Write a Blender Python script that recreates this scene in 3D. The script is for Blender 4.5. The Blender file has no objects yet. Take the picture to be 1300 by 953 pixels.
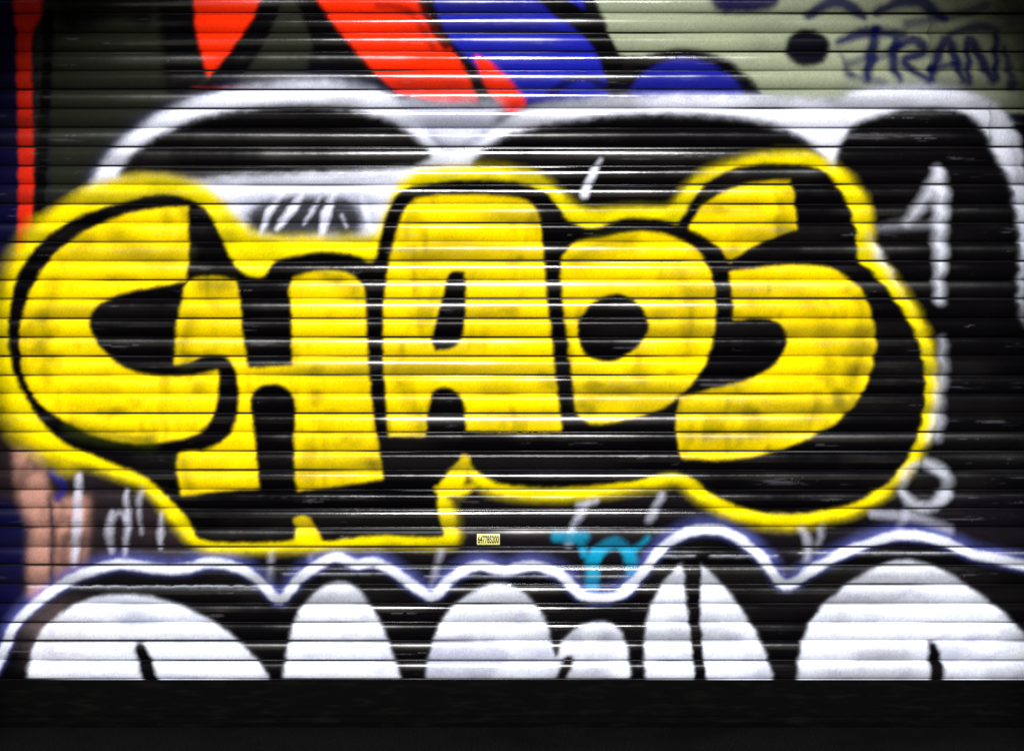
import bpy, math, random
import numpy as np
rng = np.random.default_rng(7); random.seed(7)
S = bpy.context.scene
COL = S.collection
PX = 0.0033            # metres per unit of the wall layout
GROUND = 922.0         # layout row of the pavement
def wx(x): return (x-650.0)*PX
def wz(y): return (GROUND-y)*PX
P = 24.14              # slat pitch
YB = 863.0             # lower edge of the curtain
# ------------------------------------------------------------------ paint layout (numpy)
X0, X1, Y0, Y1 = -150, 1450, -90, 880
W, H = X1-X0, Y1-Y0
def lin(c):
    c = np.array(c, float)/255.0
    return np.where(c <= .04045, c/12.92, ((c+.055)/1.055)**2.4)
def vnoise(sx, sy, seed):
    r = np.random.default_rng(seed)
    gw, gh = int(W/sx)+3, int(H/sy)+3
    g = r.random((gh, gw))
    xs = np.arange(W)/sx; ys = np.arange(H)/sy
    xi = xs.astype(int); yi = ys.astype(int)
    fx = xs-xi; fy = ys-yi
    fx = fx*fx*(3-2*fx); fy = fy*fy*(3-2*fy)
    a = g[yi][:, xi]; b = g[yi][:, xi+1]; c = g[yi+1][:, xi]; d = g[yi+1][:, xi+1]
    fx = fx[None, :]; fy = fy[:, None]
    return (a*(1-fx)+b*fx)*(1-fy)+(c*(1-fx)+d*fx)*fy
def fbm(sx, sy, seed):
    return (vnoise(sx, sy, seed)*.5+vnoise(sx/2, sy/2, seed+1)*.3+vnoise(sx/4, sy/4, seed+2)*.2)
def sstep(a, b, x):
    t = np.clip((x-a)/(b-a), 0, 1); return t*t*(3-2*t)
def spline(pts, closed, n=8):
    N = len(pts); out = []
    P2 = [np.array(p[:2], float) for p in pts]
    K = [len(p) > 2 and p[2] == 'c' for p in pts]
    rngN = N if closed else N-1
    for i in range(rngN):
        p1, p2 = P2[i], P2[(i+1) % N]
        p0 = P2[i-1] if (closed or i > 0) else p1
        p3 = P2[(i+2) % N] if (closed or i+2 < N) else p2
        m1 = np.zeros(2) if K[i] else (p2-p0)*.5
        m2 = np.zeros(2) if K[(i+1) % N] else (p3-p1)*.5
        L = np.linalg.norm(p2-p1)
        for m in (m1, m2):
            l = np.linalg.norm(m)
            if l > L: m *= L/l
        if K[i]: m1 = (p2-p1)*.8
        if K[(i+1) % N]: m2 = (p2-p1)*.8
        for k in range(n):
            t = k/n; t2 = t*t; t3 = t2*t
            out.append((2*t3-3*t2+1)*p1+(t3-2*t2+t)*m1+(-2*t3+3*t2)*p2+(t3-t2)*m2)
    if not closed: out.append(P2[-1])
    return np.array(out)
def blur(m, s):
    if s <= .3: return m
    h, w = m.shape
    F = np.fft.rfft2(m)
    fy = np.fft.fftfreq(h)[:, None]; fx = np.fft.rfftfreq(w)[None, :]
    return np.clip(np.fft.irfft2(F*np.exp(-2*(math.pi*s)**2*(fx*fx+fy*fy)), s=m.shape), 0, 1)
def window(xmin, xmax, ymin, ymax, pad):
    a = max(int(xmin-pad)-X0, 0); b = min(int(xmax+pad)+2-X0, W)
    c = max(int(ymin-pad)-Y0, 0); d = min(int(ymax+pad)+2-Y0, H)
    return a, b, c, d
def fill(pts, sig=1.0, smooth=True):
    q = spline(pts, True) if smooth else np.array([p[:2] for p in pts], float)
    pad = 4*sig+3
    a, b, c, d = window(q[:, 0].min(), q[:, 0].max(), q[:, 1].min(), q[:, 1].max(), pad)
    m = np.zeros((d-c, b-a)); xs = np.arange(a, b)+X0
    q2 = np.roll(q, -1, 0); SS = 3
    for r in range(c, d):
        for k in range(SS):
            y = r+Y0+(k+.5)/SS
            hit = (q[:, 1] <= y) != (q2[:, 1] <= y)
            if not hit.any(): continue
            u, v = q[hit], q2[hit]
            xc = np.sort(u[:, 0]+(y-u[:, 1])/(v[:, 1]-u[:, 1])*(v[:, 0]-u[:, 0]))
            for i in range(0, len(xc)-1, 2):
                m[r-c] += (np.clip(xc[i+1]-xs, 0, 1)-np.clip(xc[i]-xs, 0, 1))/SS
    return (a, b, c, d), blur(np.clip(m, 0, 1), sig)
def stroke(pts, w, soft=3.0):
    # pts: (x, y) or (x, y, width factor)
    q = spline([p[:2] for p in pts], False, 6)
    wf = np.array([p[2] if (len(p) > 2 and p[2] != 'c') else 1.0 for p in pts], float)
    ws = np.interp(np.linspace(0, len(pts)-1, len(q)), np.arange(len(pts)), wf)*w/2
    pad = w*max(1, wf.max())+2*soft+3
    a, b, c, d = window(q[:, 0].min(), q[:, 0].max(), q[:, 1].min(), q[:, 1].max(), pad)
    if b <= a or d <= c: return (0, 1, 0, 1), np.zeros((1, 1))
    m = np.zeros((d-c, b-a))
    for i in range(len(q)-1):
        p, e = q[i], q[i+1]-q[i]
        l2 = max((e*e).sum(), 1e-6); R = max(ws[i], ws[i+1])+soft+2
        aa, bb, cc, dd = window(min(p[0], q[i+1][0]), max(p[0], q[i+1][0]), min(p[1], q[i+1][1]), max(p[1], q[i+1][1]), R)
        aa, bb, cc, dd = max(aa, a), min(bb, b), max(cc, c), min(dd, d)
        if bb <= aa or dd <= cc: continue
        X = np.arange(aa, bb)[None, :]+X0+.5; Y = np.arange(cc, dd)[:, None]+Y0+.5
        t = np.clip(((X-p[0])*e[0]+(Y-p[1])*e[1])/l2, 0, 1)
        D = np.hypot(X-p[0]-t*e[0], Y-p[1]-t*e[1])
        v = sstep(-soft, soft, ws[i]+(ws[i+1]-ws[i])*t-D)
        s = m[cc-c:dd-c, aa-a:bb-a]; np.maximum(s, v, out=s)
    return (a, b, c, d), m
CAN = np.zeros((H, W, 3)); IDM = np.zeros((H, W), np.int32)
IDS = ['curtain']
def new_id(key):
    IDS.append(key); return len(IDS)-1
TEX = .7+.6*fbm(14, 9, 100)
def paint(mk, rgb, op=1.0, key=None, thr=.5, grain=.12):
    (a, b, c, d), m = mk
    t = TEX[c:d, a:b]
    al = m*op
    edge = 4*m*(1-m)
    al = np.clip(al*(1+(t-1)*edge*1.3), 0, 1)[..., None]
    col = lin(rgb)[None, None, :]*(1+(t[..., None]-1)*grain)
    CAN[c:d, a:b] = CAN[c:d, a:b]*(1-al)+col*al
    if key is not None:
        k = key if isinstance(key, int) else new_id(key)
        sub = IDM[c:d, a:b]; sub[m > thr] = k
        return k
BLACK = (7, 6, 8); WHITE = (234, 238, 255); YEL = (255, 223, 0); RED = (246, 46, 8); BLUE = (28, 34, 164); OLIVE = (148, 156, 130)
# --- base coat and the older colour fields near the top
paint(fill([(-160, -90), (1460, -90), (1460, 880), (-160, 880)], .5, False), (16, 14, 16), 1)
paint(fill([(60, -95), (430, -95), (430, 130), (330, 180), (150, 240), (60, 300)], 8), (31, 34, 25), 1)
paint(fill([(735, -95), (1460, -95), (1460, 128), (1060, 130), (960, 128), (880, 70), (790, 70), (770, 30)], 2), OLIVE, 1, 'olive_field')
paint(fill([(-155, -95), (-155, 340), (18, 335), (20, -95)], 5), (13, 13, 50), 1, 'navy_stripe_upper')
paint(stroke([(38, -95), (34, 0), (30, 60), (32, 150), (33, 240), (30, 330)], 19, 3.5), (215, 40, 18), 1, 'red_stripe_far_left')
paint(fill([(20, -5), (52, -5), (46, 32), (24, 38)], 2), (215, 40, 18), 1)
paint(stroke([(62, 20), (58, 120), (52, 230), (50, 280)], 14, 4), BLACK, 1)
paint(fill([(70, -95), (195, -95), (190, 30), (150, 22), (80, 34)], 5), BLACK, .9)
paint(fill([(195, -95), (262, -95), (262, 100), (215, 120), (205, 60)], 4), BLACK, 1)
paint(fill([(328, -95, 'c'), (410, -95, 'c'), (430, 60), (470, 112), (400, 112), (330, 108), (300, 130), (240, 125), (275, 90)], 4), (36, 38, 30), 1)
paint(stroke([(352, -30), (334, 20), (306, 72), (262, 132)], 34, 4), BLACK, 1)
paint(stroke([(392, -20), (420, 50), (466, 112)], 44, 4), BLACK, 1)
paint(fill([(244, -95, 'c'), (334, -95, 'c'), (332, 0, 'c'), (306, 46), (264, 100, 'c'), (248, 30)], 1.8), RED, 1, 'red_wedge')
paint(fill([(330, -95), (405, -95), (412, 20), (440, 70), (480, 112), (430, 104), (390, 95), (400, 40), (375, 0)], 3), BLACK, 1)
paint(fill([(530, -95, 'c'), (740, -95, 'c'), (742, 20), (768, 50), (782, 95), (778, 124), (700, 132), (640, 125), (600, 80), (560, 30)], 2.5), BLUE, 1, 'blue_field')
paint(fill([(400, -95, 'c'), (532, -95, 'c'), (538, 6, 'c'), (565, 50), (590, 90), (608, 132, 'c'), (560, 132), (505, 120, 'c'), (470, 86), (436, 45), (402, 0, 'c')], 2), RED, 1, 'red_band')
paint(fill([(602, 72), (625, 82), (650, 105), (668, 135), (640, 140), (618, 112)], 2.2), RED, 1, 'red_tail')
paint(stroke([(480, 8), (520, 16), (550, 60)], 9, 4), (120, 18, 10), .6)
paint(stroke([(533, -40), (540, 10), (566, 56)], 15, 4), BLACK, .9)
paint(stroke([(676, -20), (712, 10), (748, 35), (772, 70), (784, 112)], 26, 4), BLACK, 1)
paint(stroke([(560, 40), (640, 38), (740, 44)], 4, 3), (20, 20, 60), .7)
paint(stroke([(700, 118), (740, 98), (780, 120)], 10, 4), BLACK, .7)
paint(fill([(795, 124), (800, 95), (830, 70), (870, 62), (915, 72), (950, 98), (964, 126)], 2.5), BLACK, 1)
paint(fill([(802, 126), (812, 98), (850, 76), (890, 78), (925, 96), (942, 126)], 2.5), (26, 30, 138), 1, 'blue_dome')
paint(fill([(895, -40), (993, -40), (985, 8), (945, 17), (905, 10)], 3), (20, 20, 60), 1)
paint(fill([(1024, 36), (1046, 44), (1054, 62), (1044, 80), (1020, 84), (1000, 74), (998, 54), (1008, 42)], 2.2), (10, 9, 20), 1, 'black_spot')
paint(fill([(1240, -50), (1320, -50), (1440, 10), (1440, 140), (1300, 128), (1290, 60), (1260, 30)], 14), (24, 27, 26), .85)
# blue scrawled tag
tagb = new_id('blue_tag')
for pts, w, o in (([(1064, 54, .6), (1100, 41), (1148, 44, .6)], 16, .9), ([(1112, 36, .7), (1106, 70, 1.2), (1100, 102, .6)], 15, .93), ([(1138, 54), (1134, 80), (1142, 104, .5)], 14, .92),
               ([(1132, 62, .7), (1160, 51), (1173, 66), (1148, 79), (1180, 104, .6)], 13, .92), ([(1180, 106, .6), (1190, 72), (1202, 51), (1214, 78), (1222, 104, .6)], 14, .92), ([(1182, 88), (1212, 81)], 10, .8),
               ([(1230, 106, .6), (1230, 52), (1250, 84), (1262, 100), (1264, 46, .6)], 14, .92), ([(1026, 20, .6), (1062, 3), (1096, 21, .6)], 17, .9), ([(1114, 15, .6), (1160, 1), (1198, 23, .6)], 18, .9),
               ([(1274, 60, .5), (1286, 108)], 15, .8), ([(1206, 44, .6), (1240, 33), (1270, 38, .4)], 13, .8), ([(1080, 80), (1132, 69)], 11, .6), ([(1150, 30), (1210, 20), (1250, 8)], 12, .65), ([(1076, 96), (1120, 106)], 10, .55), ([(1068, 70, .5), (1080, 96)], 10, .65)):
    paint(stroke(pts, w, 5), (7, 12, 70), o, tagb)
# --- white throw-up behind the yellow piece
OUT = [(116, 270), (122, 222), (155, 180), (210, 142), (285, 116), (370, 104), (440, 106), (492, 120), (527, 150), (552, 182), (576, 192), (602, 182), (630, 160), (668, 140),
       (720, 130), (800, 124), (900, 122), (1000, 126), (1060, 128), (1092, 116), (1150, 110), (1212, 113), (1256, 130), (1284, 165), (1300, 205), (1316, 300), (1310, 520),
       (1180, 560), (600, 400), (300, 330)]
paint(fill(OUT, 9), (96, 100, 190), .3)
paint(fill(OUT, 3.8), (234, 238, 255), .98, 'white_backing')
paint(fill([(505, 132), (560, 130), (640, 135), (600, 182), (576, 190), (548, 176)], 6), (222, 226, 250), .75)
paint(fill([(1035, 140), (1070, 140), (1058, 200), (1040, 190)], 8), WHITE, .5)
paint(fill([(150, 226), (168, 196), (205, 168), (262, 146), (340, 134), (420, 134), (484, 148), (524, 170), (548, 196), (530, 212), (470, 218), (380, 222), (300, 225), (210, 232)], 3.5), BLACK, 1, 'black_bubble_over_first')
paint(fill([(598, 214), (612, 190), (650, 168), (720, 152), (800, 144), (880, 144), (955, 151), (1006, 167), (1044, 196), (1056, 240), (900, 330), (740, 290), (690, 250), (640, 222)], 3.5), BLACK, 1, 'black_bubble_middle')
paint(fill([(1060, 225), (1066, 182), (1088, 156), (1130, 142), (1180, 137), (1226, 143), (1250, 164), (1264, 196), (1284, 232), (1296, 300), (1310, 420), (1460, 420), (1460, 660), (1190, 660), (1190, 500), (1170, 430), (1130, 345), (1105, 300)], 3), BLACK, 1, 'black_bubble_right')
paint(fill([(1300, 150), (1460, 150), (1460, 660), (1292, 660), (1302, 300)], 6), BLACK, .97)
paint(stroke([(1264, 135), (1290, 180), (1299, 250), (1302, 330, .5)], 8, 6), WHITE, .7)
paint(fill([(180, 246), (260, 236), (400, 230), (500, 224), (560, 222), (500, 300), (420, 306), (330, 300)], 6), (230, 234, 254), .8)
paint(stroke([(190, 226), (330, 234), (500, 224)], 8, 10), (90, 86, 100), .3)
paint(fill([(300, 262), (340, 244), (420, 240), (470, 246), (478, 290), (420, 302), (340, 300)], 9), (150, 156, 182), .65)
paint(fill([(312, 294), (320, 266), (344, 254), (392, 250), (436, 253), (456, 266), (458, 296), (436, 302), (420, 296), (384, 302), (362, 304), (340, 300)], 4), BLACK, .94)
for pts, w, o in (([(360, 244, .5), (342, 268, 1.1), (330, 300, .5)], 8, .85), ([(384, 246, .5), (370, 266, 1.3), (352, 290, .5)], 9, .9), ([(406, 250, .4), (396, 268, .9), (386, 284, .4)], 6, .7), ([(424, 246, .5), (414, 272, 1.2), (408, 304, .6)], 10, .9), ([(434, 274, .6), (440, 288, .4)], 6, .5), ([(460, 252, .6), (466, 274), (474, 298, .5)], 9, .8)):
    paint(stroke(pts, w, 4), (228, 232, 252), o)
ws = new_id('white_sparkle')
paint(stroke([(1190, 218, .6), (1195, 250, 1.1), (1193, 290, .9), (1194, 330, .8), (1192, 352, .4), (1193, 378, .6)], 14, 10), WHITE, .78, ws)
paint(stroke([(1190, 224, .8), (1176, 250, 1), (1152, 282, .5)], 11, 10), WHITE, .62, ws)
paint(stroke([(1116, 290, .6), (1150, 285), (1180, 286, .4)], 10, 9), WHITE, .22)
paint(stroke([(762, 204, .5), (752, 222), (742, 246, 1.2)], 9, 4), WHITE, .85, 'white_dash')
# --- muddle of old tags between the two pieces
paint(fill([(-160, 560), (10, 560), (60, 590), (180, 620), (250, 700), (200, 720), (60, 740), (-160, 850)], 10), (38, 30, 34), .9)
paint(fill([(600, 640), (1300, 640), (1300, 720), (850, 720), (600, 750)], 14), (20, 17, 23), .9)
def mottle(mk, seed, rgb, amt, sx=46, sy=30, lo=.42, hi=.75):
    (a, b, c, d), m = mk
    n = sstep(lo, hi, fbm(sx, sy, seed))[c:d, a:b]
    al = (m*n*amt)[..., None]
    CAN[c:d, a:b] = CAN[c:d, a:b]*(1-al)+lin(rgb)*al
sal = (190, 140, 124)
sm = fill([(16, 570, 'c'), (48, 574), (58, 600), (64, 632, 'c'), (114, 630, 'c'), (112, 670, 'c'), (108, 724, 'c'), (74, 744), (38, 764, 'c'), (30, 700), (24, 640)], 4)
paint(sm, sal, .85, 'salmon_patch')
mottle(sm, 77, (52, 40, 42), .65, 34, 44, .42, .72)
paint(stroke([(64, 632), (68, 690), (66, 736)], 8, 5), (44, 32, 34), .75)
paint(stroke([(66, 600), (80, 615), (74, 632)], 10, 4), (32, 32, 110), .8)
paint(fill([(-155, 650), (22, 640), (30, 740), (8, 800), (-155, 820)], 6), (13, 13, 54), 1, 'navy_patch')
wt = new_id('white_tag')
for pts, w, o in (([(100, 604, .6), (98, 660), (94, 716, .5)], 13, .75), ([(142, 650, .5), (138, 676, 1.2), (142, 700, .5)], 10, .5), ([(160, 622, .5), (162, 660), (158, 704, .5)], 8, .65), ([(142, 660), (152, 650), (160, 660)], 5, .4), ([(184, 606), (176, 640), (180, 676, .4)], 6, .4), ([(205, 652, .5), (204, 676), (203, 696, .4)], 8, .6)):
    paint(stroke(pts, w, 4.5), (208, 208, 226), o, wt)
for pts, w, o in (([(345, 700), (342, 740)], 7, .35), ([(395, 706), (398, 735)], 7, .25), ([(560, 700), (548, 742)], 8, .35), ([(744, 640), (728, 668), (722, 690)], 8, .75), ([(735, 640), (756, 636)], 6, .65), ([(840, 628), (824, 660)], 8, .55),
                  ([(1018, 668), (1026, 690), (1024, 712)], 9, .45), ([(1044, 668), (1038, 692)], 7, .35), ([(1108, 652), (1160, 657), (1206, 672)], 11, .4), ([(1150, 650), (1138, 690)], 9, .35)):
    paint(stroke(pts, w, 5.5), (206, 208, 228), o)
tt = new_id('teal_tag')
TEAL = (16, 146, 186)
for pts, w in (([(706, 680, .8), (724, 682), (742, 680, .8)], 15), ([(736, 682), (742, 704, .7)], 12), ([(752, 744), (752, 716), (756, 700, .8)], 17), ([(754, 712, .8), (764, 696), (782, 689), (797, 700), (803, 720), (804, 744)], 16), ([(798, 700), (812, 692), (822, 682, .7)], 8)):
    paint(stroke(pts, w, 5), TEAL, .92, tt)
# --- bubble throw-up along the foot
TOP = [(-160, 850), (-20, 860), (4, 826), (20, 792), (46, 764), (92, 734), (150, 716), (200, 722), (232, 722), (268, 714), (306, 722), (334, 742), (356, 760), (382, 732), (424, 708), (452, 716), (478, 714),
       (516, 736), (548, 756), (570, 736), (606, 718), (640, 724), (676, 718), (712, 730), (742, 756), (786, 754), (816, 726), (846, 690), (884, 672), (926, 676), (966, 706), (996, 742), (1036, 720),
       (1088, 694), (1146, 678), (1196, 686), (1236, 704), (1270, 710), (1302, 718), (1460, 760)]
paint(stroke(TOP, 22, 13), (110, 120, 215), .5)
foot = TOP+[(1460, 900, 'c'), (-160, 900, 'c')]
paint(fill(foot, 1.6), BLACK, 1, 'lower_body')
paint(stroke(TOP, 15, 7), (100, 110, 210), .38)
paint(stroke(TOP, 11.5, 3.2), (234, 239, 255), 1, 'lower_outline')
LOW = {
 'bubble_first': [(34, 900, 'c'), (38, 838), (54, 800), (90, 770), (135, 756), (190, 757), (250, 778), (300, 812), (335, 850), (350, 900, 'c')],
 'bubble_second': [(358, 900, 'c'), (364, 830), (380, 776), (408, 746), (432, 738), (454, 748), (478, 782), (498, 830), (520, 900, 'c')],
 'bubble_third': [(536, 900, 'c'), (546, 832), (562, 786), (592, 756), (630, 741), (664, 752), (692, 788), (704, 834), (716, 812), (740, 794), (772, 790), (790, 806), (798, 840), (800, 900, 'c')],
 'bubble_fourth_left': [(826, 900, 'c'), (818, 830), (824, 778), (844, 738), (866, 716, 'c'), (871, 770), (880, 830), (882, 900, 'c')],
 'bubble_fourth_right': [(888, 716, 'c'), (916, 742), (946, 782), (968, 822), (992, 900, 'c'), (906, 900, 'c'), (894, 840), (889, 780)],
 'bubble_fifth': [(1012, 900, 'c'), (1016, 828), (1034, 782), (1070, 746), (1110, 722), (1150, 712), (1196, 724), (1240, 752), (1280, 784), (1306, 812), (1380, 850), (1400, 900, 'c')]}
for i, (k, pts) in enumerate(LOW.items()):
    mk = fill(pts, 1.9)
    paint(mk, (236, 241, 255), 1, k, grain=.1)
    mottle(mk, 300+i*5, (122, 124, 160), .5, 80, 40, .46, .82)
    mottle(mk, 340+i*5, (160, 160, 194), .25, 18, 14, .50, .80)
lb = IDS.index('lower_body')
paint(stroke([(178, 822, .8), (186, 845), (196, 880)], 20, 4), BLACK, 1, lb)
paint(stroke([(1184, 820, .7), (1188, 845), (1192, 880)], 18, 4), BLACK, 1, lb)
paint(stroke([(722, 838), (712, 862), (708, 890)], 14, 4), BLACK, 1, lb)
paint(stroke([(884, 716), (882, 790), (892, 890)], 13, 3), BLACK, 1, lb)
paint(fill([(30, 790), (60, 770), (110, 775), (110, 830), (60, 850)], 14), (170, 146, 150), .25)
# --- the yellow piece
HAL = [(120, 236), (170, 226), (232, 230), (272, 246), (298, 274), (326, 298), (400, 302), (474, 298), (490, 268), (502, 240), (528, 219), (600, 212), (676, 221), (712, 247), (744, 268), (800, 266), (852, 264),
       (872, 239), (904, 215), (962, 199), (1030, 197), (1074, 224), (1100, 262), (1104, 312), (1128, 346), (1160, 392), (1181, 440), (1187, 492), (1178, 550), (1151, 600), (1106, 639), (1050, 660), (990, 667),
       (928, 655), (886, 632), (860, 612), (830, 617), (720, 631), (640, 627), (606, 613), (590, 588, 'c'), (580, 590, 'c'), (588, 622), (564, 626), (576, 650), (575, 689), (500, 690), (400, 696), (330, 698), (262, 697), (236, 680), (209, 648),
       (190, 624), (150, 603), (90, 582), (50, 560), (20, 526), (6, 470), (6, 400), (18, 338), (46, 292), (84, 262)]
BODY = [(148, 258), (200, 247), (240, 252), (264, 268), (282, 302), (302, 340), (332, 352), (348, 332), (408, 319), (455, 325), (474, 330), (482, 300), (497, 256), (519, 237), (600, 228), (662, 232), (697, 248),
        (721, 278), (752, 289), (792, 277), (842, 278), (860, 283), (870, 267), (894, 235), (939, 212), (1000, 207), (1044, 216), (1073, 250), (1087, 290), (1089, 328), (1107, 344), (1141, 386), (1166, 432), (1175, 490),
        (1165, 556), (1137, 603), (1085, 638), (1010, 653), (943, 645), (900, 624), (872, 604), (840, 602), (800, 611), (720, 619), (640, 615), (606, 600), (588, 583), (564, 605), (556, 622), (558, 656), (562, 680), (480, 680),
        (402, 685), (392, 658), (376, 658), (372, 685), (300, 689), (254, 684), (236, 656), (212, 631), (186, 607), (128, 583), (76, 559), (42, 521), (16, 470), (10, 410), (22, 349), (48, 311), (91, 279)]
paint(stroke(HAL+[HAL[0]], 6, 11), (228, 208, 0), .55)
paint(stroke([(48, 296), (18, 350), (0, 420), (6, 490), (30, 548), (86, 582)], 26, 18), (236, 212, 0), .8)
paint(stroke([(60, 284), (120, 248), (190, 236), (250, 246)], 22, 10), (240, 214, 0), .85)
paint(stroke([(1100, 262), (1106, 312)], 10, 8), (235, 208, 10), .6)
hm = fill(HAL, 3)
paint(hm, (250, 228, 0), 1, 'yellow_outline')
mottle(hm, 611, (150, 150, 0), .5, 70, 40, .5, .8)
paint(stroke([(420, 300), (470, 306)], 14, 8), (60, 60, 20), .35)
paint(stroke([(290, 300), (320, 330)], 14, 10), (110, 110, 10), .25)
bd = fill(BODY, 1.7)
paint(bd, (5, 4, 6), 1, 'black_body')
LET = {
 'C': [(238, 262, 'c'), (190, 266), (140, 280), (92, 304), (56, 340), (33, 385), (26, 430), (32, 480), (54, 514), (86, 536), (124, 553), (172, 562), (220, 558), (256, 546), (274, 514), (278, 470, 'c'), (240, 477), (190, 476), (152, 464), (126, 440), (113, 410), (124, 386), (160, 371), (200, 363), (237, 356, 'c'), (239, 310)],
 'H': [(240, 358), (268, 351), (298, 356, 'c'), (304, 385), (308, 430), (315, 467, 'c'), (345, 466), (371, 463, 'c'), (371, 400), (370, 358), (398, 346), (438, 346), (460, 364), (464, 400), (467, 460), (472, 520), (480, 570), (486, 606, 'c'), (440, 614), (378, 622, 'c'), (374, 570), (375, 508), (360, 490), (335, 488), (318, 504), (322, 550), (329, 618, 'c'), (280, 622), (230, 628, 'c'), (226, 578), (260, 572), (288, 556), (302, 525), (303, 490), (298, 465), (284, 451), (262, 450), (240, 458), (222, 462, 'c'), (224, 420), (230, 384)],
 'A': [(530, 252), (600, 248), (664, 254), (682, 270), (690, 330), (696, 400), (705, 480), (713, 548, 'c'), (650, 548), (593, 546, 'c'), (588, 508), (572, 492), (552, 494), (542, 520), (540, 553, 'c'), (494, 553, 'c'), (490, 500), (487, 430), (489, 370), (500, 310), (512, 272)],
 'O': [(730, 309), (765, 302), (810, 295), (850, 300), (882, 316), (903, 350), (908, 400), (900, 448), (878, 487), (838, 518), (790, 533), (750, 537), (734, 524), (728, 490), (721, 430), (714, 372), (714, 330)],
 'S': None}
def yellow(mk, key, seed):
    i = paint(mk, YEL, 1, key)
    mottle(mk, seed, (218, 188, 0), .6, 70, 50, .42, .75)
    mottle(mk, seed+11, (60, 74, 6), .46, 30, 70, .54, .86)
    mottle(mk, seed+23, (50, 60, 8), .46, 50, 34, .58, .84)
    return i
for k, pts in LET.items():
    key = 'letter_'+k
    if pts: yellow(fill(pts, 1.6), key, 500+3*ord(k))
    else:
        i = new_id(key)
        for n_, pts in enumerate(([(874, 291, 'c'), (888, 266), (920, 243), (960, 232), (1003, 230, 'c'), (1008, 260), (1011, 290, 'c'), (985, 299), (950, 315), (927, 332, 'c'), (908, 308)],
                    [(926, 345, 'c'), (960, 341), (1010, 336), (1052, 341), (1086, 362), (1106, 400), (1111, 440), (1098, 490), (1070, 528), (1030, 554), (980, 573), (920, 583), (865, 581, 'c'), (859, 540), (863, 504, 'c'), (905, 494), (955, 480), (988, 458), (1000, 430), (988, 407), (962, 402), (932, 404, 'c'), (930, 376)])):
            yellow(fill(pts, 1.6), i, 900+n_*9)
bi = IDS.index('black_body')
paint(fill([(571, 346), (590, 344, 'c'), (592, 384), (588, 426), (574, 442), (552, 446, 'c'), (547, 432), (557, 392)], 1.5), (5, 4, 6), 1, bi)
paint(fill([(737, 402), (756, 381), (788, 374), (813, 388), (824, 414), (808, 442), (776, 459), (746, 452), (733, 428)], 1.5), (5, 4, 6), 1, bi)
# overspray smears on the yellow
for pts, w, o in (([(60, 480), (52, 430), (70, 360)], 14, .42), ([(92, 540), (130, 552), (190, 560)], 16, .75), ([(240, 410), (232, 440), (236, 456)], 16, .55), ([(255, 362), (290, 362)], 14, .6), ([(330, 476), (400, 474), (460, 480)], 12, .4),
                  ([(232, 586), (240, 620)], 14, .5), ([(732, 332), (760, 312), (800, 308)], 20, .5), ([(880, 552), (950, 556), (1030, 530)], 18, .45), ([(505, 318), (560, 308), (650, 316)], 14, .35), ([(385, 600), (470, 588)], 16, .45),
                  ([(150, 300), (200, 330), (232, 320)], 24, .35), ([(740, 510), (800, 500), (850, 500)], 18, .45), ([(1090, 380), (1096, 440), (1080, 490)], 12, .45), ([(900, 260), (960, 262)], 14, .4), ([(510, 490), (530, 540)], 14, .4), ([(620, 530), (700, 528)], 14, .35), ([(430, 356), (455, 380)], 14, .35),
                  ([(860, 340), (880, 400), (872, 450)], 16, .35), ([(1000, 360), (1040, 400), (1050, 460)], 18, .25), ([(80, 330), (110, 310)], 16, .35)):
    paint(stroke(pts, w, 13), (48, 58, 10), o)
yo = IDS.index('yellow_outline')
paint(stroke([(590, 584), (584, 606), (572, 622)], 12, 4), YEL, .9, yo)
paint(stroke([(556, 620), (584, 622), (600, 618)], 9, 4), YEL, .8, yo)
paint(stroke([(378, 660), (392, 664), (404, 688)], 9, 4), YEL, .85, yo)
# strokes lying over the yellow line's right flank
paint(stroke([(1196, 430, .4), (1197, 470, .9), (1194, 500, .5), (1192, 530, .9), (1190, 556, .4)], 10, 9), WHITE, .42, 'white_drip')
paint(stroke([(1176, 588, .7), (1198, 600), (1202, 622, 1.1), (1184, 641), (1160, 640, .8), (1146, 622, .7), (1150, 600, .6), (1164, 590, .5)], 12, 7), WHITE, .56, 'white_loop')

# ------------------------------------------------------------------ curtain mesh
xs = np.concatenate([np.arange(-140, -4, 8.0), np.arange(-4, 1304, 1.25), np.arange(1306, 1442, 8.0)])
DEP = 0.0135
GR = .07
def prof(u):
    """u: 0..1 from the lower groove up; metres towards the street"""
    u = np.asarray(u, float)
    s = np.clip((u-GR)/(1-GR), 0, 1)
    arc = DEP*np.power(np.clip(1-(2*s-1)**2, 0, 1), .78)
    g = np.clip(u/GR, 0, 1)
    rec = -0.004*np.clip(np.sin(math.pi*g), 0, 1)**.7
    return np.where(u < GR, rec, arc)
s_ = np.linspace(0, 1, 17); us = GR+(1-GR)*(.45*(.5-.5*np.cos(math.pi*s_))+.55*s_)
us = np.concatenate([np.array([0, .024, .048]), us[:-1]])
NSL = 39
rows_y = []; rows_d = []; rows_u = []
for k in range(NSL):
    for u in us:
        rows_y.append(YB-(k+u)*P); rows_d.append(float(prof(u))); rows_u.append(u)
rows_y = np.array(rows_y); rows_d = np.array(rows_d); rows_u = np.array(rows_u)
R_, C_ = len(rows_y), len(xs)
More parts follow.
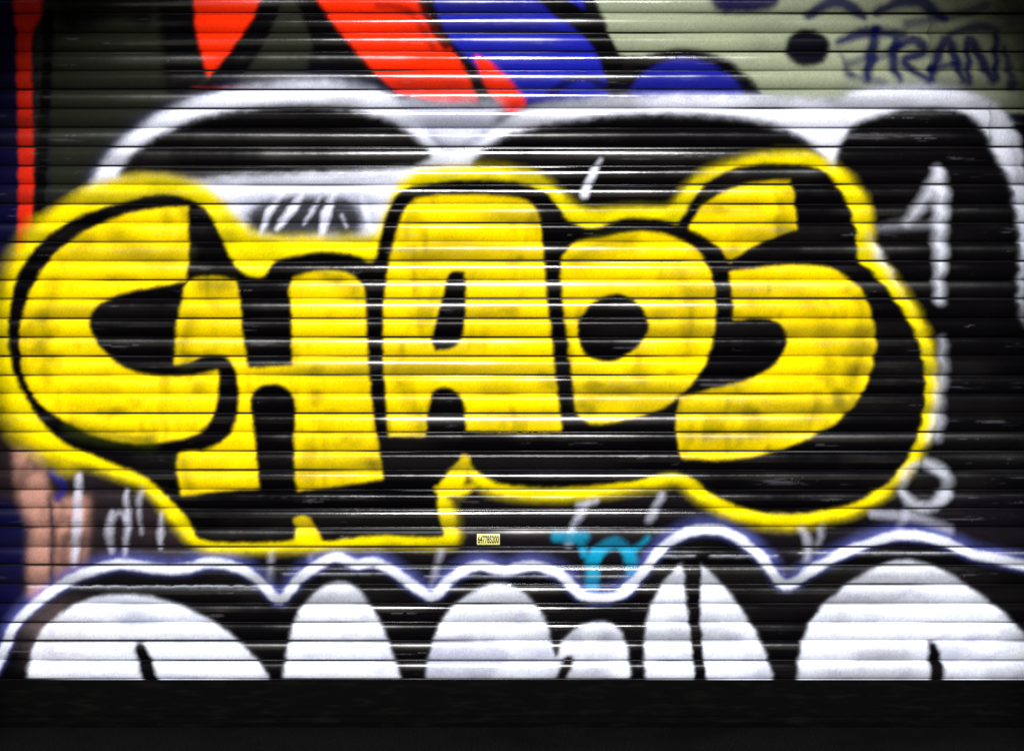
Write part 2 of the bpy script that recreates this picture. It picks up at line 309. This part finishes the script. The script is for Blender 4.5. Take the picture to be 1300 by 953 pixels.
# slight bend, tilt and wear of each slat
kidx = np.repeat(np.arange(NSL), len(us))
amp = rng.normal(0, 1, NSL); ph = rng.random(NSL)*6.28; fr = rng.uniform(.7, 2.2, NSL); tilt = rng.normal(0, .06, NSL)
lift = np.clip(rng.normal(0, .45, NSL), -.8, .8)*PX; lift[0] = 0; deep = rng.uniform(.75, 1.15, NSL)
X_ = wx(xs)[None, :]
bend = .0011*amp[kidx][:, None]*np.sin(X_*fr[kidx][:, None]+ph[kidx][:, None])
tl = (tilt[kidx][:, None]+.025*np.sin(X_*1.7*fr[kidx][:, None]+2*ph[kidx][:, None]))*(rows_u[:, None]-.5)*P*PX
VX = np.broadcast_to(X_, (R_, C_)); VZ = np.broadcast_to((wz(rows_y)+lift[kidx])[:, None], (R_, C_))+bend*.5
VY = -(rows_d[:, None]*deep[kidx][:, None]+bend+tl)
co = np.stack([VX, VY, VZ], -1).reshape(-1, 3).astype(np.float32)
jit = (fbm(10, 8, 900)-.5)
def side_of(xv): return np.clip((xv-650)/350, -1, 1)
def sample_xy(xv, yv, uv):
    xx = xv[None, :]+np.zeros((len(yv), 1))
    a = .5*np.cos(2*math.pi*(uv-.55))[:, None]*(.7+.6*side_of(xv)[None, :])
    return xx-a, np.broadcast_to(yv[:, None], xx.shape)
def jitter(px, py):
    xi = np.clip(px-X0, 0, W-1).astype(int); yi = np.clip(py-Y0, 0, H-1).astype(int)
    return px+jit[yi, xi]*3.5, py+jit[yi, (xi+517) % W]*2.5
def bil(img, px, py):
    fx = np.clip(px-X0-.5, 0, W-1.01); fy = np.clip(py-Y0-.5, 0, H-1.01)
    xi = fx.astype(int); yi = fy.astype(int); tx = (fx-xi)[..., None]; ty = (fy-yi)[..., None]
    return (img[yi, xi]*(1-tx)+img[yi, xi+1]*tx)*(1-ty)+(img[yi+1, xi]*(1-tx)+img[yi+1, xi+1]*tx)*ty
px, py = jitter(*sample_xy(xs, rows_y, rows_u))
colr = bil(CAN, px, py)
def slat_noise(sc, seed):
    """one irregular wear curve along every slat"""
    r = np.random.default_rng(seed); out = np.zeros((NSL, C_)); a = .5; s = sc
    for o in range(4):
        n = int(1600/s)+4; g = r.random((NSL, n)); t = (xs+150)/s; i = t.astype(int); f = t-i; f = f*f*(3-2*f)
        out += a*(g[:, i]*(1-f)+g[:, i+1]*f); a *= .5; s /= 2.3
    return out/.9375
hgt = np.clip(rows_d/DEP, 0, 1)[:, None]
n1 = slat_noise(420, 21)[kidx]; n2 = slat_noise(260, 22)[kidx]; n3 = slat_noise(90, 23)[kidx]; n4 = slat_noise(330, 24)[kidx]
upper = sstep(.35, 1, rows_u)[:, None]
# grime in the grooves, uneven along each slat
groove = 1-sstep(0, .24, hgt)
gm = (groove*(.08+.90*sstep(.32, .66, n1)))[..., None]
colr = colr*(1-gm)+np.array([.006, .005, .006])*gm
dirt = (.48*sstep(.5, .76, n2)*(.2+.8*(1-upper))+.06*(TEX[np.clip(py-Y0, 0, H-1).astype(int), np.clip(px-X0, 0, W-1).astype(int)]-.7))[..., None]
dirt = np.clip(dirt, 0, 1)
colr = colr*(1-dirt)+np.array([.010, .009, .009])*dirt
# rubbed ridges and flaked spots
sc = fbm(60, 3.2, 1300)[np.clip(py-Y0, 0, H-1).astype(int), np.clip(px-X0, 0, W-1).astype(int)]
sf = (sstep(.68, .78, sc)*sstep(.7, 1, hgt)*sstep(.45, .62, n3)*.2)[..., None]
colr = colr*(1-sf)+np.array([.22, .21, .26])*sf
colr = colr*(1+.07*rng.normal(0, 1, colr.shape[:2]+(1,)).clip(-2, 2))
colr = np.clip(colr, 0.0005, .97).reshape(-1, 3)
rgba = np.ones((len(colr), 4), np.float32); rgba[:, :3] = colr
rgh = np.clip(.11+.14*sstep(.3, .75, n1*.75+n3*.25)+.02*rng.random((R_, C_)), .1, .5)
rgh = np.ascontiguousarray(rgh.reshape(-1).astype(np.float32))
gls = np.clip(.03+.34*sstep(.36, .70, n4*.65+n3*.35), 0, 1)
gls = np.ascontiguousarray(gls.reshape(-1).astype(np.float32))
fu = (rows_u[:-1]+np.where(rows_u[1:] < rows_u[:-1], 1, rows_u[1:]))/2
px, py = jitter(*sample_xy((xs[:-1]+xs[1:])/2, (rows_y[:-1]+rows_y[1:])/2, fu))
fid = IDM[np.clip(py-Y0, 0, H-1).astype(int), np.clip(px-X0, 0, W-1).astype(int)].reshape(-1)
ii = np.arange((R_-1)*C_).reshape(R_-1, C_)[:, :-1].reshape(-1)
quads = np.stack([ii, ii+1, ii+1+C_, ii+C_], -1)

# ------------------------------------------------------------------ materials
def nodes(name):
    m = bpy.data.materials.new(name); m.use_nodes = True
    nt = m.node_tree; return m, nt, nt.nodes['Principled BSDF']
def add(nt, t, **kw):
    n = nt.nodes.new(t)
    for k, v in kw.items(): setattr(n, k, v)
    return n
def mixc(nt, a, b, f, mode='MIX'):
    n = add(nt, 'ShaderNodeMix', data_type='RGBA', blend_type=mode)
    for sock, v in ((n.inputs[0], f), (n.inputs[6], a), (n.inputs[7], b)):
        if hasattr(v, 'is_output'): nt.links.new(v, sock)
        else: sock.default_value = v if not isinstance(v, tuple) else (*v, 1)
    return n.outputs[2]
def math_(nt, op, a, b=0.0, clamp=False):
    n = add(nt, 'ShaderNodeMath', operation=op, use_clamp=clamp)
    for s, v in zip(n.inputs, (a, b)):
        if hasattr(v, 'is_output'): nt.links.new(v, s)
        else: s.default_value = v
    return n.outputs[0]
def noise(nt, vec, scale, detail=2, rough=.55):
    n = add(nt, 'ShaderNodeTexNoise'); n.inputs['Scale'].default_value = scale; n.inputs['Detail'].default_value = detail; n.inputs['Roughness'].default_value = rough
    nt.links.new(vec, n.inputs['Vector']); return n.outputs['Fac']
def ramp(nt, f, a, b):
    n = add(nt, 'ShaderNodeMapRange', interpolation_type='SMOOTHSTEP')
    n.inputs['From Min'].default_value = a; n.inputs['From Max'].default_value = b
    nt.links.new(f, n.inputs['Value']); return n.outputs['Result']
def mapped(nt, vec, sc):
    n = add(nt, 'ShaderNodeMapping'); n.inputs['Scale'].default_value = sc
    nt.links.new(vec, n.inputs['Vector']); return n.outputs['Vector']
PAINT, nt, bs = nodes('sprayed_steel')
tc = add(nt, 'ShaderNodeTexCoord').outputs['Object']
nt.links.new(add(nt, 'ShaderNodeAttribute', attribute_name='paint').outputs['Color'], bs.inputs['Base Color'])
nt.links.new(add(nt, 'ShaderNodeAttribute', attribute_name='sheen_wear').outputs['Fac'], bs.inputs['Roughness'])
nt.links.new(add(nt, 'ShaderNodeAttribute', attribute_name='gloss').outputs['Fac'], bs.inputs['Specular IOR Level'])
bp = add(nt, 'ShaderNodeBump'); bp.inputs['Strength'].default_value = .12; bp.inputs['Distance'].default_value = .002
nt.links.new(noise(nt, mapped(nt, tc, (1, 1, 2)), 30, 1), bp.inputs['Height']); nt.links.new(bp.outputs['Normal'], bs.inputs['Normal'])

RAIL, nt, bs = nodes('added_rail_black')
tc = add(nt, 'ShaderNodeTexCoord').outputs['Object']
m1 = noise(nt, mapped(nt, tc, (1, 1, 6)), 7, 4)
nt.links.new(mixc(nt, (.0012, .0012, .0012), (.004, .0038, .0036), ramp(nt, m1, .45, .8)), bs.inputs['Base Color'])
bs.inputs['Roughness'].default_value = .75; bs.inputs['Specular IOR Level'].default_value = .03
GRD, nt, bs = nodes('dark_asphalt')
tc = add(nt, 'ShaderNodeTexCoord').outputs['Object']
m1 = noise(nt, tc, 90, 4); m2 = noise(nt, tc, 2, 4)
c = mixc(nt, (.003, .003, .003), (.009, .0085, .0085), ramp(nt, m1, .4, .75)); c = mixc(nt, c, (.002, .002, .002), math_(nt, 'MULTIPLY', ramp(nt, m2, .45, .7), .7))
nt.links.new(c, bs.inputs['Base Color']); bs.inputs['Roughness'].default_value = .9; bs.inputs['Specular IOR Level'].default_value = .03
bp = add(nt, 'ShaderNodeBump'); bp.inputs['Strength'].default_value = .6; bp.inputs['Distance'].default_value = .004
nt.links.new(m1, bp.inputs['Height']); nt.links.new(bp.outputs['Normal'], bs.inputs['Normal'])
ARCHM, nt, bs = nodes('shading_arch_stone')  # stone of the added out-of-view archway that casts the edge shade
tc = add(nt, 'ShaderNodeTexCoord').outputs['Object']
nt.links.new(mixc(nt, (.02, .019, .018), (.05, .047, .044), ramp(nt, noise(nt, tc, 9, 4), .35, .7)), bs.inputs['Base Color']); bs.inputs['Roughness'].default_value = .85

# ------------------------------------------------------------------ objects
root = bpy.data.objects.new('roller_shutter', None); COL.objects.link(root)
root['label'] = 'closed steel roller shutter of horizontal slats covered in yellow, black and white graffiti'; root['category'] = 'roller shutter'
def link(name, me, mat, parent=None, label=None):
    o = bpy.data.objects.new(name, me); COL.objects.link(o)
    if mat: me.materials.append(mat)
    if parent: o.parent = parent
    if label: o['label'] = label
    return o
def grid_part(name, idx, parent, label):
    sel = np.flatnonzero(fid == idx)
    if len(sel) < 30: return None
    q = quads[sel]
    uq, inv = np.unique(q, return_inverse=True)
    inv = inv.reshape(-1).astype(np.int32)
    me = bpy.data.meshes.new(name)
    me.vertices.add(len(uq)); me.vertices.foreach_set('co', co[uq].reshape(-1))
    me.loops.add(len(inv)); me.loops.foreach_set('vertex_index', inv)
    me.polygons.add(len(sel)); me.polygons.foreach_set('loop_start', np.arange(0, len(inv), 4, dtype=np.int32))
    me.polygons.foreach_set('use_smooth', np.ones(len(sel), bool))
    me.update(calc_edges=True)
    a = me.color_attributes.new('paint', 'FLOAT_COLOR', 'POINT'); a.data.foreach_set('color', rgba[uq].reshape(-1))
    b = me.attributes.new('sheen_wear', 'FLOAT', 'POINT'); b.data.foreach_set('value', rgh[uq])
    b = me.attributes.new('gloss', 'FLOAT', 'POINT'); b.data.foreach_set('value', gls[uq])
    return link(name, me, PAINT, parent, label)
made = {}
def mk(key, name, label, parent=None):
    made[key] = grid_part(name, IDS.index(key), parent or root, label)
mk('curtain', 'slat_curtain', 'ribbed steel slats under dark overpainted coats')
mk('olive_field', 'paint_field', 'pale olive paint field at the upper right')
mk('blue_field', 'paint_field', 'blue paint field beside the red band')
mk('blue_dome', 'paint_field', 'blue dome shape on the olive paint')
mk('navy_stripe_upper', 'paint_field', 'navy paint at the upper left edge')
mk('navy_patch', 'paint_field', 'navy paint at the lower left edge')
mk('salmon_patch', 'paint_field', 'faded brownish pink paint patch at the lower left')
mk('black_spot', 'paint_spot', 'black oval spot on the olive paint')
mk('red_stripe_far_left', 'red_stripe', 'upright red stripe at the far left')
mk('red_wedge', 'red_stripe', 'red wedge pointing down')
mk('red_band', 'red_stripe', 'broad diagonal red band')
mk('red_tail', 'red_stripe', 'short red streak right of the broad band')
mk('blue_tag', 'scrawled_tag', 'dark blue scrawled letters on olive paint')
mk('teal_tag', 'scrawled_tag', 'blue teal stroke and letter n below the yellow piece')
mk('white_tag', 'scrawled_tag', 'faint white strokes at the lower left')
mk('white_loop', 'scrawled_tag', 'white loop at the lower right')
mk('white_backing', 'white_outline', 'sprayed white outline behind the yellow lettering')
wb = made['white_backing']
mk('black_bubble_over_first', 'black_bubble', 'black bubble above the letters C and H', wb)
mk('black_bubble_middle', 'black_bubble', 'black bubble above the letters A and O', wb)
mk('black_bubble_right', 'black_bubble', 'tall black bubble right of the letter S', wb)
mk('white_sparkle', 'white_highlight', 'white sparkle stroke on the right black bubble', wb)
mk('white_drip', 'white_highlight', 'white drip on the right black bubble', wb)
mk('white_dash', 'white_highlight', 'short white dash on the middle black bubble', wb)
mk('black_body', 'lettering_body', 'black outline and shadow around the yellow letters')
by = made['black_body']
mk('yellow_outline', 'lettering_outline', 'yellow line around the black body', by)
for k in 'CHAOS': mk('letter_'+k, 'yellow_letter', 'yellow bubble letter '+k, by)
mk('lower_body', 'bubble_body', 'black body of the white bubble letters along the foot')
lo = made['lower_body']
mk('lower_outline', 'bubble_outline', 'white line over the bubble letters', lo)
for k, w in (('bubble_first', 'leftmost round white bubble letter'), ('bubble_second', 'narrow white bubble letter, second from the left'), ('bubble_third', 'white bubble letter with two humps'),
             ('bubble_fourth_left', 'left half of the split leaf shaped letter'), ('bubble_fourth_right', 'right half of the split leaf shaped letter'), ('bubble_fifth', 'rightmost large white bubble letter')):
    mk(k, 'bubble_letter', w, lo)
# bottom rail, an added part that fills the black strip below the curtain
def prism(name, prf, x0, x1, mat, parent, label=None, bev=.002):
    n = len(prf); v = [(x0, y, z) for y, z in prf]+[(x1, y, z) for y, z in prf]
    f = [tuple(range(n)), tuple(range(2*n-1, n-1, -1))]+[(i, i+n, (i+1) % n+n, (i+1) % n) for i in range(n)]
    me = bpy.data.meshes.new(name); me.from_pydata(v, [], f); me.update()
    import bmesh
    bm = bmesh.new(); bm.from_mesh(me); bmesh.ops.recalc_face_normals(bm, faces=bm.faces)
    if bev: bmesh.ops.bevel(bm, geom=list(bm.edges), offset=bev, segments=2, affect='EDGES')
    bm.to_mesh(me); bm.free()
    return link(name, me, mat, parent, label)
zt = wz(863.6); zb = .018
xa, xb = wx(-140), wx(1441)
rail = prism('added_bottom_rail', [(.01, zt), (-.007, zt), (-.009, zt-.05), (-.009, zb+.03), (-.024, zb+.026), (-.024, zb), (.01, zb)], xa, xb, RAIL, root)
prism('added_rubber_seal', [(.004, zb-.0005), (-.022, zb-.0005), (-.018, .001), (.0, .001)], xa, xb, RAIL, rail, None, 0)
# pavement, added near-black to carry on the strip under the rail
me = bpy.data.meshes.new('pavement'); me.from_pydata([(-8, -12, 0), (8, -12, 0), (8, 1.0, 0), (-8, 1.0, 0)], [], [(0, 1, 2, 3)])
g = link('pavement', me, GRD); g['kind'] = 'structure'; g['label'] = 'added near-black asphalt pavement at the foot of the shutter'
# added archway outside the view, shaped to shade the shutter's edges and corners
DPT = 2.1; XI = 2.19; XO = 3.0; ZTOP = 5.4; SPR = 3.42; RISE = 1.14
ins = [(-XI, -.01)]+[(XI*math.cos(math.pi-math.pi*i/24), SPR+RISE*math.sin(math.pi*i/24)) for i in range(25)]+[(XI, -.01)]
outs = [(-XO, -.01)]+[(-XO+2*XO*i/24, ZTOP) for i in range(25)]+[(XO, -.01)]
n = len(ins); v = []
for y in (-DPT, -.035): v += [(x, y, z) for x, z in ins]+[(x, y, z) for x, z in outs]
f = []
for i in range(n-1):
    f += [(i, i+1, n+i+1, n+i), (2*n+i, 3*n+i, 3*n+i+1, 2*n+i+1), (i, 2*n+i, 2*n+i+1, i+1), (n+i, n+i+1, 3*n+i+1, 3*n+i)]
me = bpy.data.meshes.new('shading_arch'); me.from_pydata(v, [], f); wl = link('shading_arch', me, ARCHM)
wl['kind'] = 'structure'; wl['label'] = 'added unseen dark archway shading the edges of the roller shutter'
# sticker
STK, nt, bs = nodes('sticker_vinyl')
tc = add(nt, 'ShaderNodeTexCoord').outputs['Object']
nt.links.new(mixc(nt, (.80, .74, .22), (.62, .58, .2), ramp(nt, noise(nt, tc, 60, 3), .4, .7)), bs.inputs['Base Color']); bs.inputs['Roughness'].default_value = .45
INK, nt, bs = nodes('printed_ink')
tc = add(nt, 'ShaderNodeTexCoord').outputs['Object']
nt.links.new(mixc(nt, (.01, .01, .01), (.03, .03, .03), noise(nt, tc, 80, 2)), bs.inputs['Base Color']); bs.inputs['Roughness'].default_value = .6
SX, SY = 620, 684.2
def surf(x, z, off):
    X = x+wx(SX); k = int((YB-SY)/P)
    y = GROUND-(z-lift[k])/PX; u = ((YB-y)/P) % 1.0
    b = .0011*amp[k]*math.sin(X*fr[k]+ph[k])
    t = (tilt[k]+.025*math.sin(X*1.7*fr[k]+2*ph[k]))*(u-.5)*P*PX
    return -(float(prof(u))*deep[k]+b+t+off)
sr = bpy.data.objects.new('sticker', None); COL.objects.link(sr); sr.location = (wx(SX), 0, wz(SY))
sr['label'] = 'small yellow sticker printed with a black number, stuck on a slat below the letter A'; sr['category'] = 'sticker'
nx, nz = 6, 10; v = []; f = []
for j in range(nz+1):
    for i in range(nx+1):
        x = (i/nx-.5)*29*PX; z = (j/nz-.5)*14*PX
        v.append((x, surf(x, wz(SY)+z, .0016), z))
for j in range(nz):
    for i in range(nx):
        a = j*(nx+1)+i; f.append((a, a+1, a+nx+2, a+nx+1))
me = bpy.data.meshes.new('sticker_sheet'); me.from_pydata(v, [], f); me.polygons.foreach_set('use_smooth', [True]*len(f)); link('sticker_sheet', me, STK, sr)
cu = bpy.data.curves.new('n', 'FONT'); cu.body = '647785200'; cu.align_x = 'CENTER'; cu.align_y = 'CENTER'; cu.size = 1; cu.offset = .02
to = bpy.data.objects.new('n', cu); COL.objects.link(to); bpy.context.view_layer.update()
me = bpy.data.meshes.new_from_object(to.evaluated_get(bpy.context.evaluated_depsgraph_get())); bpy.data.objects.remove(to)
vv = np.array([p.co[:] for p in me.vertices]); w_ = np.ptp(vv[:, 0]); h_ = np.ptp(vv[:, 1]); mid = (vv.max(0)+vv.min(0))/2
for p in me.vertices:
    x = (p.co.x-mid[0])/w_*26.5*PX; z = (p.co.y-mid[1])/h_*9.5*PX
    p.co = (x, surf(x, wz(SY)+z, .0032), z)
me.name = 'printed_number'; link('printed_number', me, INK, sr)

# ------------------------------------------------------------------ light and camera
SUN_EL = 32
w = bpy.data.worlds.new('World'); S.world = w; w.use_nodes = True
sk = w.node_tree.nodes.new('ShaderNodeTexSky'); sk.sky_type = 'NISHITA'; sk.sun_disc = False
sk.sun_elevation = math.radians(SUN_EL); sk.sun_rotation = math.radians(180)
bg = w.node_tree.nodes['Background']; bg.inputs['Strength'].default_value = .06
w.node_tree.links.new(sk.outputs['Color'], bg.inputs['Color'])
L = bpy.data.lights.new('sun', 'SUN'); L.energy = 4.7; L.angle = math.radians(11); L.color = (1, .985, .97)
lo_ = bpy.data.objects.new('sun', L); COL.objects.link(lo_); lo_.rotation_euler = (math.radians(90-SUN_EL), 0, 0)
cam = bpy.data.cameras.new('camera'); co_ = bpy.data.objects.new('camera', cam); COL.objects.link(co_)
cam.lens = 50; cam.sensor_width = 36
D = 1300*PX*50/36
co_.location = (0, -D-.009, wz(476.5)); co_.rotation_euler = (math.radians(90), 0, 0); cam.clip_end = 200
S.camera = co_
S.view_settings.view_transform = 'Standard'; S.view_settings.look = 'None'; S.view_settings.exposure = 0
